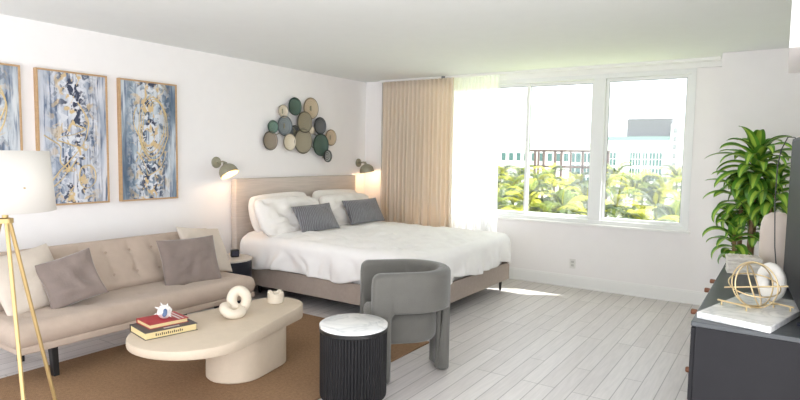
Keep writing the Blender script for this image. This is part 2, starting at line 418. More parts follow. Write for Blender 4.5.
for k, (a, b, lab, cols) in enumerate(arts):
    cy, cz, w, h = (a+b)/2, 1.611, b-a, 1.10
    r = root('framed_painting', (0,cy,cz), lab, 'painting', group='framed abstract canvases above the sofa')
    fb = bmesh.new(); t = .014
    box(fb,0.0,.045,-w/2,-w/2+t,-h/2,h/2,.002); box(fb,0.0,.045,w/2-t,w/2,-h/2,h/2,.002)
    box(fb,0.0,.045,-w/2+t,w/2-t,h/2-t,h/2,.002); box(fb,0.0,.045,-w/2+t,w/2-t,-h/2,-h/2+t,.002)
    link('picture_frame', fb, mat('natural_oak_frame_%d'%k, (186,152,112), .55, 0, .1, 12, .1, 40, (1,1,6)), r)
    cv = link('canvas', bx(.004,.034,-w/2+t,w/2-t,-h/2+t,h/2-t), art_mat('abstract_paint_%d'%k, k+1.3, cols), r)
    gb = bmesh.new()
    for path in swirl(k):
        tube(gb, [(.0345, y+.012*noise.noise(Vector((y*9,z*9,k))), z+.012*noise.noise(Vector((z*9,y*9,k+3)))) for y, z in path], .0042, 6, taper=lambda s: .5+.9*abs(sin(5*s+k)))
    link('gold_relief', gb, mat('gold_leaf_%d'%k, (206,184,138), .5, .2, .1), r, 'all')

# ------------------------------------------------------------------ wall sculpture of discs
discs = [(5.10,2.08,.106,0),(5.40,2.08,.131,1),(4.91,2.01,.076,2),(4.73,1.82,.075,3),(4.70,1.66,.109,4),(4.94,1.84,.118,5),
         (5.24,1.90,.129,6),(5.23,1.67,.153,7),(4.99,1.65,.101,2),(5.54,1.87,.108,8),(5.39,1.81,.05,2),(5.54,1.63,.14,0),(5.77,1.73,.104,1),(5.65,1.49,.077,9),(5.12,1.77,.085,8)]
dcol = [((66,92,84),(92,112,100)),((192,174,148),(208,192,168)),((214,202,182),(226,216,198)),((92,122,112),(120,142,130)),((128,116,104),(160,148,134)),
        ((112,122,130),(140,146,148)),((130,122,104),(158,150,130)),((142,134,116),(172,164,144)),((84,88,92),(112,114,116)),((60,64,66),(180,182,180))]
ws = root('disc_wall_sculpture', (0,5.2,1.8), 'cluster of overlapping metal discs in green, tan, cream and slate above the headboard', 'wall sculpture')
depth = [.030,.012,.022,.040,.030,.020,.055,.040,.05,.04,.03,.055,.022,.075,.008]
lv = 64
for k, (y, z, r, c) in enumerate(discs):
    mt, nt, b = nodes('enamel_disc_%d'%k); L = nt.links
    tc = N(nt,'ShaderNodeTexCoord'); w = N(nt,'ShaderNodeTexWave', Scale=14.0, Distortion=1.5); w.wave_type = 'RINGS'; w.rings_direction = 'X'; L.new(tc.outputs['Object'], w.inputs['Vector'])
    mx = N(nt,'ShaderNodeMix', data_type='RGBA'); mx.inputs[6].default_value = (*lin(dcol[c][0]),1); mx.inputs[7].default_value = (*lin(dcol[c][1]),1)
    L.new(w.outputs['Fac'], mx.inputs[0]); L.new(mx.outputs[2], b.inputs['Base Color']); b.inputs['Roughness'].default_value = .45; b.inputs['Metallic'].default_value = .25
    d = depth[k]; mtx = Matrix.Rotation(pi/2,4,'Y')
    bm = lathe(bmesh.new(), [(.001,d),(r*.7,d+.003),(r*.90,d+.010),(r*.97,d+.020),(r,d+.020),(r*1.0,d+.014),(r*.9,d-.001),(r*.6,d-.006),(.001,d-.006)], lv, mtx)
    o = link('disc', bm, mt, ws, True); o.location = (0,y-5.2,z-1.8)
    bm = lathe(bmesh.new(), [(r*.93,d+.0225),(r*1.005,d+.0225),(r*1.02,d+.016),(r*1.005,d+.010),(r*.93,d+.012)], lv, mtx, False)
    e = link('rim', bm, mat('disc_rim_%d'%k, tuple(int(v*.72) for v in dcol[c][0]), .4, .4), o, True)
bm = bmesh.new()
for y, z, r, c in discs: box(bm,0,.03,y-5.2-.008,y-5.2+.008,z-1.8-.03,z-1.8+.03)
tube(bm,[(.012,-.5,-.12),(.012,-.1,.05),(.012,.55,-.1)],.006); tube(bm,[(.012,-.3,.2),(.012,.05,-.1),(.012,.45,-.3)],.006)
link('mounting_wire', bm, M['sconce'], ws)

# ------------------------------------------------------------------ bed
bed = root('bed', (1.25,5.12,0), 'low double bed with pale wooden headboard and beige side rails', 'bed')
def bp(name, bm, m, smooth=False):
    o = link(name, bm, m, bed, smooth); o.matrix_parent_inverse = Matrix.Translation((-1.25,-5.12,0)); return o
bp('headboard', bx(.02,.10,4.15,6.22,.12,1.235,.006), M['headboard'])
bp('side_rail', bx(.10,2.44,4.12,4.15,.135,.33,.006), M['bedrail']); bp('side_rail', bx(.10,2.44,6.05,6.08,.135,.33,.006), M['bedrail'])
bp('foot_rail', bx(2.41,2.44,4.15,6.05,.135,.33,.006), M['bedrail'])
bp('mattress', bx(.11,2.38,4.17,6.03,.24,.60,.05,4), M['duvet'], True)
for x, y in ((.3,4.3),(.3,5.9),(2.36,4.22),(2.36,6.02)):
    bp('leg', lathe(bmesh.new(), [(.012,0),(.02,.14)], 16, Matrix.Translation((x,y,0))), M['black'], True)
bp('slat_base', bx(.12,2.40,4.16,6.04,.17,.23), M['black'])
# duvet: cloth over the mattress, hanging over three sides
def duvet():
    bm = bmesh.new(); x0, x1, y0, y1 = .22, 2.36, 4.19, 6.01; zt = .645; over = .36; r = .09
    nx, ny = 110, 110; g = {}
    sx0, sx1 = x0, x1+over; sy0, sy1 = y0-over, y1+over
    for i in range(nx+1):
        for j in range(ny+1):
            s = sx0+(sx1-sx0)*i/nx; t = sy0+(sy1-sy0)*j/ny
            cx = min(max(s,x0),x1); cy = min(max(t,y0),y1); dx, dy = s-cx, t-cy; o = sqrt(dx*dx+dy*dy)
            q = Vector((s*2.1,t*2.1,1.7)); n1 = noise.noise(q); n2 = noise.noise(q*2.7+Vector((5,5,5))); n3 = abs(noise.noise(Vector((s*5+t*2,t*5-s*2,.3))))
            if o < 1e-6:
                edge = min(x1-cx, cy-y0, y1-cy); e = min(1,max(0,edge/.25))
                z = zt+.045*(e**.6)+.024*n1*e+.014*n2-.040*n3*e+.012*noise.noise(q*6)-.012*abs(noise.noise(q*9))
                g[i,j] = bm.verts.new((cx,cy,z)); continue
            nxn, nyn = dx/o, dy/o
            lim = over*(1+.10*noise.noise(Vector((s*3,t*3,9)))); o2 = o*lim/over if o <= over else lim+(o-over)*.12
            ang = min(o2/r, pi/2); out = r*sin(ang); drop = r*(1-cos(ang)); rest = max(0,o2-r*pi/2)
            along = s*abs(nyn)+t*abs(nxn)
            fold = .022*sin(along*17+3*n1)+.016*sin(along*31+4*n2+2)+.03*n1
            k = min(1,rest/.16); out += (fold+.012)*k+.012*n2
            hemdip = .018*sin(along*6.5+1.3)*k
            z = zt-drop-rest+hemdip+.014*n1
            g[i,j] = bm.verts.new((cx+nxn*out, cy+nyn*out, z))
    for i in range(nx):
        for j in range(ny): bm.faces.new((g[i,j],g[i+1,j],g[i+1,j+1],g[i,j+1]))
    return bm
dv = link('duvet', duvet(), M['duvet'], None, 'all'); s_ = dv.modifiers.new('solid','SOLIDIFY'); s_.thickness = .02; s_.offset = 0
ss = dv.modifiers.new('sub','SUBSURF'); ss.levels = 1; ss.render_levels = 1
tag(dv, 'puffy white duvet spread over the bed with crumpled hanging edges', 'duvet')
def bpil(name, label, y, x, z, w, h, t, lean, m, seed, spin=0, yaw=0, grp=None, **kw):
    nrm = (cos(lean)*cos(yaw), cos(lean)*sin(yaw), sin(lean))
    return pillow(name, label, (x,y,z), nrm, w, h, t, m, seed, spin, group=grp, **kw)
bpil('bed_pillow','white pillow against the headboard, rear one nearest the nightstand',4.68,.25,.85,.94,.46,.22,.28,M['sham'],1,.02,grp='white pillows on the bed',pull=.03,crease=.05,corner=.13)
bpil('bed_pillow','white pillow against the headboard, rear one nearest the curtain',5.68,.25,.85,.94,.46,.22,.28,M['sham'],2,-.03,grp='white pillows on the bed',pull=.03,crease=.05,corner=.13)
bpil('bed_pillow','crumpled white pillow in front, nearest the nightstand, behind the first grey cushion',4.57,.51,.835,1.02,.46,.28,.50,M['sham'],3,-.03,.06,grp='white pillows on the bed',pull=.01,crease=.07,corner=.13)
bpil('bed_pillow','white pillow leaning behind the grey cushion nearest the curtain',5.58,.50,.83,.96,.44,.26,.50,M['sham'],4,-.02,grp='white pillows on the bed',pull=.01,crease=.06,corner=.12)
bpil('grey_cushion','grey patterned oblong cushion on the bed, the one nearer the sofa',4.68,.77,.825,.52,.33,.14,.60,M['quilt'],5,.05,-.22,grp='grey patterned cushions',cat='cushion',pull=.08)
bpil('grey_cushion','grey patterned oblong cushion on the bed, the one nearer the curtain',5.56,.75,.835,.54,.33,.14,.60,M['quilt'],6,.03,-.22,grp='grey patterned cushions',cat='cushion',pull=.08)

# ------------------------------------------------------------------ nightstand
ns = root('nightstand', (.37,3.825,0), 'round dark nightstand with pale top between sofa and bed', 'nightstand')
link('drum', lathe(bmesh.new(), [(.20,0),(.222,.01),(.222,.435),(.218,.44)], 48), M['navy'], ns, True)
link('top', lathe(bmesh.new(), [(.222,.44),(.230,.443),(.230,.456),(.225,.46)], 48), mat('nightstand_stone', (205,196,186), .5), ns, True)
cl = root('alarm_clock', (.38,3.89,.46), 'small black cube alarm clock on the nightstand', 'clock', rz=-.5)
link('case', bx(-.03,.03,-.04,.04,0,.075,.008), M['black'], cl)
link('clock_face', bx(.0295,.032,-.03,.03,.012,.062), M['tv_bezel'], cl)

# ------------------------------------------------------------------ wall sconces
def sconce(y, z, py, tilt, label, swing):
    r = root('wall_sconce', (0,y,z), label, 'wall lamp', group='domed wall lamps beside the bed')
    link('wall_plate', lathe(bmesh.new(), [(.058,.0),(.060,.004),(.058,.014),(.045,.02),(.012,.022)], 32, Matrix.Rotation(pi/2,4,'Y')), M['sconce'], r, True)
    bm = tube(bmesh.new(), [(.02,0,0),(.10,swing*.4,.012),(.145,swing*.9,.0),(.16,swing,-.035)], .008, 10)
    link('arm', bm, M['sconce'], r, 'all')
    sm = Matrix.Translation((.165,swing,-.085)) @ Matrix.Rotation(tilt,4,'Y') @ Matrix.Rotation(.12,4,'X')
    R_ = .098
    prof = [(R_*cos(a), -.022+R_*sin(a)*1.0) for a in [radians(d) for d in range(-12,90,8)]]+[(.012,R_-.022)]
    sd = link('lamp_shade', lathe(bmesh.new(), prof, 40, sm, False), M['sconce'], r, 'all')
    inn = [(q*.965, zz-.002) for q, zz in prof]
    link('shade_lining', lathe(bmesh.new(), inn, 40, sm, False), M['sconce_in'], sd, 'all')
    link('shade_cap', lathe(bmesh.new(), [(.02,R_-.028),(.014,R_-.005),(.008,R_+.008)], 16, sm), M['sconce'], sd, True)
    bl = link('bulb', lathe(bmesh.new(), [(.001,-.034),(.018,-.028),(.026,-.012),(.024,.006),(.012,.03)], 20, sm), M['bulb'], r, 'all')
    ld = bpy.data.lights.new('sconce_light','POINT'); ld.energy = 1.3; ld.color = (1,.68,.42); ld.shadow_soft_size = .03
    lo = bpy.data.objects.new('sconce_light', ld); C.objects.link(lo); lo.parent = r; lo.location = sm @ Vector((0,0,-.052))
sconce(3.97,1.41,0,-.55,'brass domed wall lamp left of the headboard above the nightstand',.02)
sconce(6.40,1.40,0,-.15,'brass domed wall lamp right of the headboard beside the curtain',-.02)

# ------------------------------------------------------------------ sofa
sf = root('sofa', (.62,2.55,0), 'beige linen tufted sofa with black splayed legs along the left wall', 'sofa')
def sp(name, bm, m, smooth=False, parent=None):
    o = link(name, bm, m, parent or sf, smooth)
    if not parent: o.matrix_parent_inverse = Matrix.Translation((-.62,-2.55,0))
    return o
def cushion_slab(L, W, T, nL, nW, btn, seed, edge=.05, dip=.022):
    """tufted slab, local x along length, y along width, z up; rounded rim"""
    bm = bmesh.new(); g = {}; gb = {}
    for i in range(nL+1):
        for j in range(nW+1):
            x = L*(i/nL-.5); y = W*(j/nW-.5)
            ex = min(L/2-abs(x), W/2-abs(y)); e = min(1, ex/edge); top = T/2*sqrt(max(0,1-(1-e)**2)) if e < 1 else T/2
            rc = .06; cxx = max(0,abs(x)-(L/2-rc)); cyy = max(0,abs(y)-(W/2-rc)); dd = sqrt(cxx**2+cyy**2); xx, yy = x, y
            if cxx > 0 and cyy > 0 and dd > 0:
                k = max(cxx,cyy)/dd; xx = math.copysign(L/2-rc+cxx*k, x); yy = math.copysign(W/2-rc+cyy*k, y)
            d = 0
            for bx_, by_ in btn:
                q = sqrt((x-bx_)**2+(y-by_)**2); d += dip*math.exp(-(q/.035)**2)+dip*.35*math.exp(-(q/.10)**2)
                d += dip*.22*math.exp(-abs(x-bx_)/.012)*math.exp(-(abs(y-by_)/.3)**2)
            nn = .004*noise.noise(Vector((x*5,y*5,seed)))
            g[i,j] = bm.verts.new((xx,yy,top-d*min(1,e)+nn*e)); bd = ex < 1e-6
            gb[i,j] = g[i,j] if bd else bm.verts.new((xx,yy,-top))
    for i in range(nL):
        for j in range(nW):
            bm.faces.new((g[i,j],g[i+1,j],g[i+1,j+1],g[i,j+1]))
            f = (gb[i,j],gb[i,j+1],gb[i+1,j+1],gb[i+1,j])
            try: bm.faces.new(f)
            except ValueError: pass
    return bm
SY0, SY1 = 1.54, 3.57
Ls = SY1-SY0
bt = [(-.85+.2*i, yy) for i in range(9) for yy in (-.10,.10)]
m_back = frame_mtx((.485,(SY0+SY1)/2,.585), (cos(.62),0,sin(.62)), (0,0,1))
bk = sp('backrest', cushion_slab(Ls,.46,.15,150,34,bt,3,.05,.02), M['sofa'], 'all'); bk.data.transform(m_back)
for bx_, by_ in bt:
    b_ = bmesh.new(); lathe(b_, [(.001,.058),(.009,.056),(.011,.051),(.009,.048)], 12, m_back @ Matrix.Translation((bx_,by_,0)))
    sp('tuft_button', b_, M['sofa_dark'], True)
m_seat = Matrix.Translation((.82,(SY0+SY1)/2-.02,.345)) @ Matrix.Rotation(radians(-90),4,'Z') @ Matrix.Rotation(radians(0),4,'X')
st = [(-.8+.4*i, .06) for i in range(5)]
se = sp('seat', cushion_slab(Ls-.06,.62,.16,120,34,st,8,.075,.010), M['sofa'], 'all'); se.data.transform(m_seat)
sp('seat_frame', bx(.55,1.11,SY0+.05,SY1-.07,.235,.285,.012), M['sofa'])
for x, y, dx, dy in ((1.00,1.85,.03,-.0),(.50,1.85,-.0,0),(1.00,3.2,.03,.0),(.50,3.2,-.0,0)):
    bm = bmesh.new(); box(bm,-.03,.03,-.022,.022,0,.24,.004)
    for v in bm.verts:
        k = v.co.z/.24; v.co.x = v.co.x*(.75+.25*k)+x+dx*(1-k)-dx; v.co.y = v.co.y*(.8+.2*k)+y
    sp('leg', bm, M['black'])
pillow('sofa_pillow','pale cream square pillow at the left end of the sofa behind the lamp',(.64,1.86,.605),(.86,.18,.5),.50,.46,.16,M['cream_pillow'],11,.10,group='cream sofa pillows')
pillow('sofa_pillow','cream square pillow behind the taupe cushion at the right end of the sofa',(.60,3.36,.625),(.84,.10,.52),.48,.46,.15,M['cream_pillow'],12,-.16,group='cream sofa pillows')
pillow('velvet_cushion','taupe velvet cushion tilted on its corner at the left part of the sofa',(.80,2.07,.60),(.80,-.35,.5),.37,.37,.15,M['velvet'],13,.30,cat='cushion',group='taupe velvet cushions',crease=.03)
pillow('velvet_cushion','taupe velvet cushion upright at the right end of the sofa',(.80,3.06,.585),(.83,-.22,.42),.50,.43,.16,M['velvet'],14,.02,cat='cushion',group='taupe velvet cushions',crease=.03)

# ------------------------------------------------------------------ tripod floor lamp
fl = root('floor_lamp', (2.22,1.10,0), 'brass tripod floor lamp with white drum shade at the left edge', 'floor lamp')
link('lamp_shade', lathe(bmesh.new(), [(.190,1.255),(.170,1.512)], 64, None, False), M['shade'], fl, 'all').modifiers.new('s','SOLIDIFY').thickness = .003
link('hub', lathe(bmesh.new(), [(.008,1.20),(.030,1.203),(.030,1.222),(.012,1.226),(.009,1.36)], 24), M['brass'], fl, True)
rb = bmesh.new()
for k in range(3):
    a = 2*pi*k/3; tube(rb,[(0,0,1.36),(.19*cos(a),.19*sin(a),1.36)],.003,6)
link('shade_ring', rb, M['brass'], fl)
link('bulb', lathe(bmesh.new(), [(.012,1.28),(.03,1.31),(.03,1.34),(.001,1.37)], 16), M['white_cer'], fl, 'all')
for k, ad in enumerate((110,-10,230)):
    a = radians(ad)+0; 
    link('leg', tube(bmesh.new(), [(.018*cos(a),.018*sin(a),1.215),(.30*cos(a),.30*sin(a),.016)], .0085, 14), M['brass'], fl, True)

# ------------------------------------------------------------------ coffee table
ct = root('coffee_table', (1.86,2.55,0), 'cream rounded coffee table with oval pedestal on the rug', 'coffee table')
def hull_outline(c1, r1, c2, r2, ins, n=28):
    (x1,y1),(x2,y2) = c1, c2; d = sqrt((x2-x1)**2+(y2-y1)**2); base = atan2(y2-y1,x2-x1); th = math.acos((r1-r2)/d)
    pts = []
    for i in range(n+1):
        a = base+th+(2*pi-2*th)*i/n; pts.append((x1+(r1-ins)*cos(a), y1+(r1-ins)*sin(a)))
    for i in range(n+1):
        a = base-th+2*th*i/n; pts.append((x2+(r2-ins)*cos(a), y2+(r2-ins)*sin(a)))
    return pts
cA, cB = (.04,-.30), (-.045,.50)
zb = lambda x, y: .325-.058*(y+.68)/1.36
topo = lambda ins: hull_outline(cA,.375,cB,.215,ins)
link('tabletop', prism(bmesh.new(), topo, [(.012,zb),(.003,lambda x,y: zb(x,y)+.005),(0,lambda x,y: zb(x,y)+.014),(0,.366),(.004,.375),(.014,.380)]), M['table'], ct, True)
baso = lambda ins: hull_outline((.08,.03),.20,(.05,.27),.185,ins)
link('pedestal', prism(bmesh.new(), baso, [(.008,.0),(0,.008),(0,.31)]), M['table'], ct, True)
for o in ct.children: o.location.z = .014 if o.name.startswith('ped') else 0
# books
def book(name, label, loc, rz, w, d, t, cover, group):
    r = root(name, loc, label, 'book', rz, group)
    link('page_block', bx(-w/2+.004,w/2-.006,-d/2+.006,d/2-.006,.003,t-.003), M['pages'], r)
    cb = bmesh.new(); box(cb,-w/2,w/2,-d/2,d/2,0,.003); box(cb,-w/2,w/2,-d/2,d/2,t-.003,t); box(cb,-w/2,-w/2+.004,-d/2,d/2,.003,t-.003)
    link('cover', cb, cover, r); return r
b1 = book('coffee_table_book','large charcoal art book, lower of the pair on the coffee table',(1.75,2.16,.380),-.20,.25,.33,.045,M['book_dark'],'stacked art books')
tb = bmesh.new()
for k in range(14): box(tb,.1185,.1192,-.10+k*.0125,-.10+k*.0125+.007,.014,.014+(.012 if k%3 else .016))
link('edge_lettering', tb, M['ink'], b1)
link('cover_lettering', bx(.085,.10,-.04,.06,.045,.0456), M['silver'], b1)
b2 = book('coffee_table_book','red art book with pale lettering, upper of the pair on the coffee table',(1.715,2.175,.425),-.17,.20,.25,.028,M['book_red'],'stacked art books')
for a_ in ((-.09,.09,.065,.078),(-.09,.09,.092,.102)): link('cover_stripe', bx(a_[0],a_[1],a_[2],a_[3],.028,.0286), M['silver'], b2)
# conch shell
cs = root('sea_shell', (1.735,2.175,.4535), 'white spiny sea shell resting on the red book', 'shell', .5)
bm = bmesh.new(); ax = Matrix.Translation((0,0,.044)) @ Matrix.Scale(1.25,4) @ Matrix.Rotation(radians(84),4,'X')
prof = [(.001,-.075),(.010,-.062),(.020,-.040),(.032,-.015),(.036,.004),(.030,.014),(.026,.024),(.022,.030),(.018,.040),(.012,.046),(.008,.056),(.001,.060)]
lathe(bm, prof, 28, ax)
for k in range(8):
    a = 2*pi*k/8+.3; p = ax @ Vector((.032*cos(a),.032*sin(a),.006)); q = ax @ Vector((.050*cos(a),.050*sin(a),.014))
    if q.z > .004: tube(bm,[p,(p+q)/2,q],.008,8,taper=lambda s: 1-.85*s)
link('shell_body', bm, M['shell'], cs, 'all')
link('shell_mouth', lathe(bmesh.new(), [(.001,.0),(.014,.002),(.017,.006),(.012,.010)], 16, Matrix.Translation((.028,-.044,.048)) @ Matrix.Rotation(1.2,4,'X') @ Matrix.Scale(1.6,4,(0,1,0))), M['shell_blue'], cs, 'all')
# knot
ko = root('knot_sculpture', (1.83,2.67,.383), 'ivory ceramic sculpture of two interlocked rings in the middle of the coffee table', 'sculpture')
def link_ring(c, nrm, up, a, b, r):
    m_ = frame_mtx(c, nrm, up)
    return tube(bmesh.new(), [m_ @ Vector((a*cos(t),b*sin(t),.006*sin(2*t))) for t in [2*pi*i/48 for i in range(48)]], r, 18, True)
link('ring', link_ring((.0,.03,.100),(.78,-.60,.12),(0,0,1),.050,.064,.036), M['knot'], ko, 'all')
link('ring', link_ring((.02,-.045,.044),(.30,.15,.93),(0,1,.1),.054,.066,.034), M['knot'], ko, 'all')
# candle votive
vo = root('candle_holder', (1.80,3.08,.380), 'small cream candle holder with notched rim at the far end of the coffee table', 'candle holder')
vb = bmesh.new(); n = 40; rr = []
def notch(a): return .062+.012*(1 if sin(4*a+.6) > .25 else 0)
for r_, zf in ((.040,lambda a: 0),(.047,lambda a: .004),(.047,notch),(.036,notch),(.034,lambda a: .03),(.001,lambda a: .03)):
    rr.append([vb.verts.new((r_*cos(2*pi*i/n), r_*sin(2*pi*i/n), zf(2*pi*i/n))) for i in range(n)])
for a, b in zip(rr, rr[1:]):
    for i in range(n): vb.faces.new((a[i],a[(i+1)%n],b[(i+1)%n],b[i]))
vb.faces.new(rr[0]); link('cup', vb, M['knot'], vo, True)
vo.scale = (1.3,1.3,1.2)
link('candle', lathe(bmesh.new(), [(.030,.031),(.031,.048),(.001,.05)], 20), M['sham'], vo, True)

# ------------------------------------------------------------------ drum side table
st_ = root('side_table', (2.85,2.71,0), 'black fluted drum side table with white marble top beside the armchair', 'side table')
R_ = .205; fn = 64; prof = []
bm = bmesh.new(); rings = []
for rad, z in ((R_-.035,.030),(R_-.012,.036),(R_-.002,.055),(R_,.075),(R_,.455)):
    ring = []
    for i in range(fn*4):
        a = 2*pi*i/(fn*4); k = (0,.0028,.0034,.0028)[i%4] if z > .05 else 0
        ring.append(bm.verts.new(((rad-.006+k*1.7)*cos(a), (rad-.006+k*1.7)*sin(a), z)))
    rings.append(ring)
for a, b in zip(rings, rings[1:]):
    for i in range(len(a)): bm.faces.new((a[i],a[(i+1)%len(a)],b[(i+1)%len(a)],b[i]))
bm.faces.new(rings[0]); bm.faces.new(rings[-1])
link('fluted_drum', bm, mat('black_fluted_wood', (18,17,19), .5, var=.08, spec=.3), st_)
link('plinth', lathe(bmesh.new(), [(R_-.05,0),(R_-.05,.032)], 48), M['black'], st_, True)
link('top_ring', lathe(bmesh.new(), [(R_,.455),(R_+.003,.457),(R_+.003,.476),(R_,.478)], 64), M['black'], st_, True)
link('marble_top', lathe(bmesh.new(), [(R_-.0,.478),(R_+.002,.480),(R_+.002,.494),(R_-.004,.498)], 64), M['marble'], st_, True)

# ------------------------------------------------------------------ barrel armchair
ch = root('barrel_armchair', (2.81,3.386,0), 'sage grey velvet barrel armchair with curved back and three block legs', 'armchair', radians(-43.8))
Rc, th, zt, zb0 = .245, .10, .742, .47
def upath(s):
    """s in [0,1] around the U, centre line; returns point and outward normal"""
    L1 = .305; La = pi*Rc; tot = 2*L1+La; d = s*tot
    if d < L1: return Vector((Rc, -L1+d, 0)), Vector((1,0,0)), d
    if d > L1+La: return Vector((-Rc, -(d-L1-La), 0)), Vector((-1,0,0)), tot-d
    a = (d-L1)/Rc; return Vector((Rc*cos(a), Rc*sin(a), 0)), Vector((cos(a), sin(a), 0)), min(d, tot-d)
TOT = 2*.305+pi*Rc
def sweep(d0, d1, z0, z1f, n, th=th, rb=.018, endround=True):
    bm = bmesh.new(); rings = []
    for i in range(n+1):
        d = d0+(d1-d0)*i/n; p, nn, dist = upath(d/TOT); z1 = z1f(dist)
        e0 = min(d-d0, d1-d); hh = th/2
        if endround and e0 < .02: hh = th/2-.02+.02*sqrt(max(0,1-(1-e0/.02)**2))
        zz0 = z0(d) if callable(z0) else z0; ring = []
        sec = [(hh-rb,zz0),(hh-rb*.3,zz0+rb*.3),(hh,zz0+rb)]
        sec += [(hh, z1-.04)]+[(hh-.035+.035*cos(a), z1-.035+.035*sin(a)) for a in [radians(t) for t in (15,40,65,90)]]
        sec += [(-hh+.035-.035*cos(a), z1-.035+.035*sin(a)) for a in [radians(t) for t in (90,65,40,15)]]+[(-hh,z1-.04)]
        sec += [(-hh,zz0+rb),(-hh+rb*.3,zz0+rb*.3),(-hh+rb,zz0)]
        for o_, z in sec: ring.append(bm.verts.new(p+nn*o_+Vector((0,0,z))))
        rings.append(ring)
    m_ = len(rings[0])
    for a, b in zip(rings, rings[1:]):
        for j in range(m_): bm.faces.new((a[j],a[(j+1)%m_],b[(j+1)%m_],b[j]))
    bm.faces.new(rings[0]); bm.faces.new(rings[-1]); return bm
def ztop(d):
    r = .06
    return zt-r+sqrt(max(0,r*r-max(0,r-d)**2)) if d < r else zt
def zlow(d):
    # underside of the band: rounded fillets into front legs and rear leg
    r = .035; z = zb0
    lw = .125; rw = .11; c = TOT/2
    for q in (d-lw, TOT-lw-d, abs(d-c)-rw):
        if q < 0: return zb0-.035
        if q < r: z = min(z, zb0-r+sqrt(max(0,r*r-(r-q)**2)))
    return z
link('backrest', sweep(0,TOT,zlow,ztop,240), M['chair'], ch, 'all')
flat = lambda d: .50
for a, b in ((0,.125),(TOT-.125,TOT),(TOT/2-.11,TOT/2+.11)):
    link('leg', sweep(a,b,.012,flat,14), M['chair'], ch, 'all')
    p, nn, _ = upath((a+b)/2/TOT)
    link('glide', lathe(bmesh.new(), [(.018,0),(.018,.014)], 12, Matrix.Translation(p)), M['black'], ch)
def seat_out(ins):
    r = Rc-.045-ins; pts = [(r, -.30+ins)]+[(r*cos(a), r*sin(a)) for a in [pi*i/30 for i in range(31)]]+[(-r,-.29+ins)]
    return pts+[(-r+2*r*i/8,-.29+ins-.02*sin(pi*i/8)) for i in range(1,8)]
link('seat', prism(bmesh.new(), seat_out, [(.05,.235),(.02,.24),(.004,.26),(0,.29),(0,.40),(.004,.425),(.02,.445),(.05,.455)]), M['chair'], ch, 'all')

# ------------------------------------------------------------------ dresser, right
DX0, DX1, DY0, DY1, DZ = 4.665, 5.13, 2.87, 4.66, .79
dr = root('dresser', ((DX0+DX1)/2,(DY0+DY1)/2,0), 'long charcoal dresser with tan pulls along the right wall', 'dresser')
def dp(name, bm, m, parent=None, smooth=False):
    o = link(name, bm, m, parent or dr, smooth)
    if not parent: o.matrix_parent_inverse = Matrix.Translation((-(DX0+DX1)/2,-(DY0+DY1)/2,0))
    return o
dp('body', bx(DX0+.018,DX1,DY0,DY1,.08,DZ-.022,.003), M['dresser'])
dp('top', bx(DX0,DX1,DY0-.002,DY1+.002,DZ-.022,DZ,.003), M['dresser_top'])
dp('plinth', bx(DX0+.04,DX1,DY0+.03,DY1-.03,0,.08), M['dresser'])
fr = [(DY0+.01,4.00,.42,.76,[3.52]),(DY0+.01,4.00,.09,.41,[3.42]),(4.01,4.32,.42,.76,[4.16]),(4.33,DY1-.01,.42,.76,[4.49])]
for a, b, z0, z1, ks in fr:
    d = dp('drawer', bx(DX0,DX0+.018,a,b,z0,z1,.002), M['dresser'])
    for ky in ks:
        kz = (z0+z1)/2 if z0 < .3 else .68
        if z0 < .3: kz = .38
        kb = lathe(bmesh.new(), [(.007,0),(.007,.03),(.014,.034),(.016,.068),(.012,.074)], 14, Matrix.Translation((DX0,ky,kz)) @ Matrix.Rotation(-pi/2,4,'Y'))
        o = link('knob', kb, M['knob'], d, True); o.matrix_parent_inverse = Matrix.Identity(4)
dp('door', bx(DX0,DX0+.018,4.01,DY1-.01,.09,.41,.002), M['dresser'])

# tray and what stands on it
ty = link('marble_tray', bx(-.15,.15,-.315,.315,0,.03,.004), M['marble'], None, False, Matrix.Translation((4.905,3.205,DZ)) @ Matrix.Rotation(radians(-15),4,'Z'))
tag(ty, 'rectangular white marble tray on the near end of the dresser', 'tray')
TZ = DZ+.03
gs = root('gold_orb_sculpture', (4.89,3.18,TZ), 'gold wire orb of crossing rings on a stand on the marble tray', 'sculpture', radians(-28))
def ring_bm(R, tiltx, tilty, c, rz=0, r=.0034):
    m_ = Matrix.Translation(c) @ Matrix.Rotation(rz,4,'Z') @ Matrix.Rotation(tilty,4,'Y') @ Matrix.Rotation(tiltx,4,'X')
    return tube(bmesh.new(), [m_ @ Vector((R*cos(a),R*sin(a),0)) for a in [2*pi*i/56 for i in range(56)]], r, 8, True)
oc = (0,0,.112)
for k, (R0,tx,tyy,rz) in enumerate(((.108,radians(90),0,0),(.104,radians(80),radians(10),1.25),(.100,radians(72),0,2.0),(.106,radians(14),radians(14),0))):
    link('ring', ring_bm(R0,tx,tyy,oc,rz), M['pale_brass'], gs, 'all')
link('axis_rod', tube(bmesh.new(), [(-.13,-.02,.075),(.135,.03,.13)], .004, 8), M['pale_brass'], gs, True)
sb = bmesh.new()
tube(sb,[(-.12,-.085,.022),(.04,-.085,.022)],.0045,8); tube(sb,[(.02,.10,.022),(.13,.10,.022)],.0045,8)
for x, y in ((-.10,-.085),(.02,-.085),(.04,.10),(.115,.10)): tube(sb,[(x,y,0),(x,y,.022)],.004,8)
tube(sb,[(-.04,-.085,.022),(.0,0,.010),(.06,.10,.022)],.004,8)
link('stand', sb, M['pale_brass'], gs)
dn = bmesh.new(); tube(dn, [(0,.062*cos(a),.096+.062*sin(a)) for a in [2*pi*i/48 for i in range(48)]], .034, 20, True)
for v in dn.verts: v.co.x *= .85
do = link('ring_sculpture', dn, M['white_cer'], None, 'all', Matrix.Translation((4.955,3.41,TZ)) @ Matrix.Rotation(radians(35),4,'Z'))
do.location.z = TZ-min(v.co.z for v in do.data.vertices)
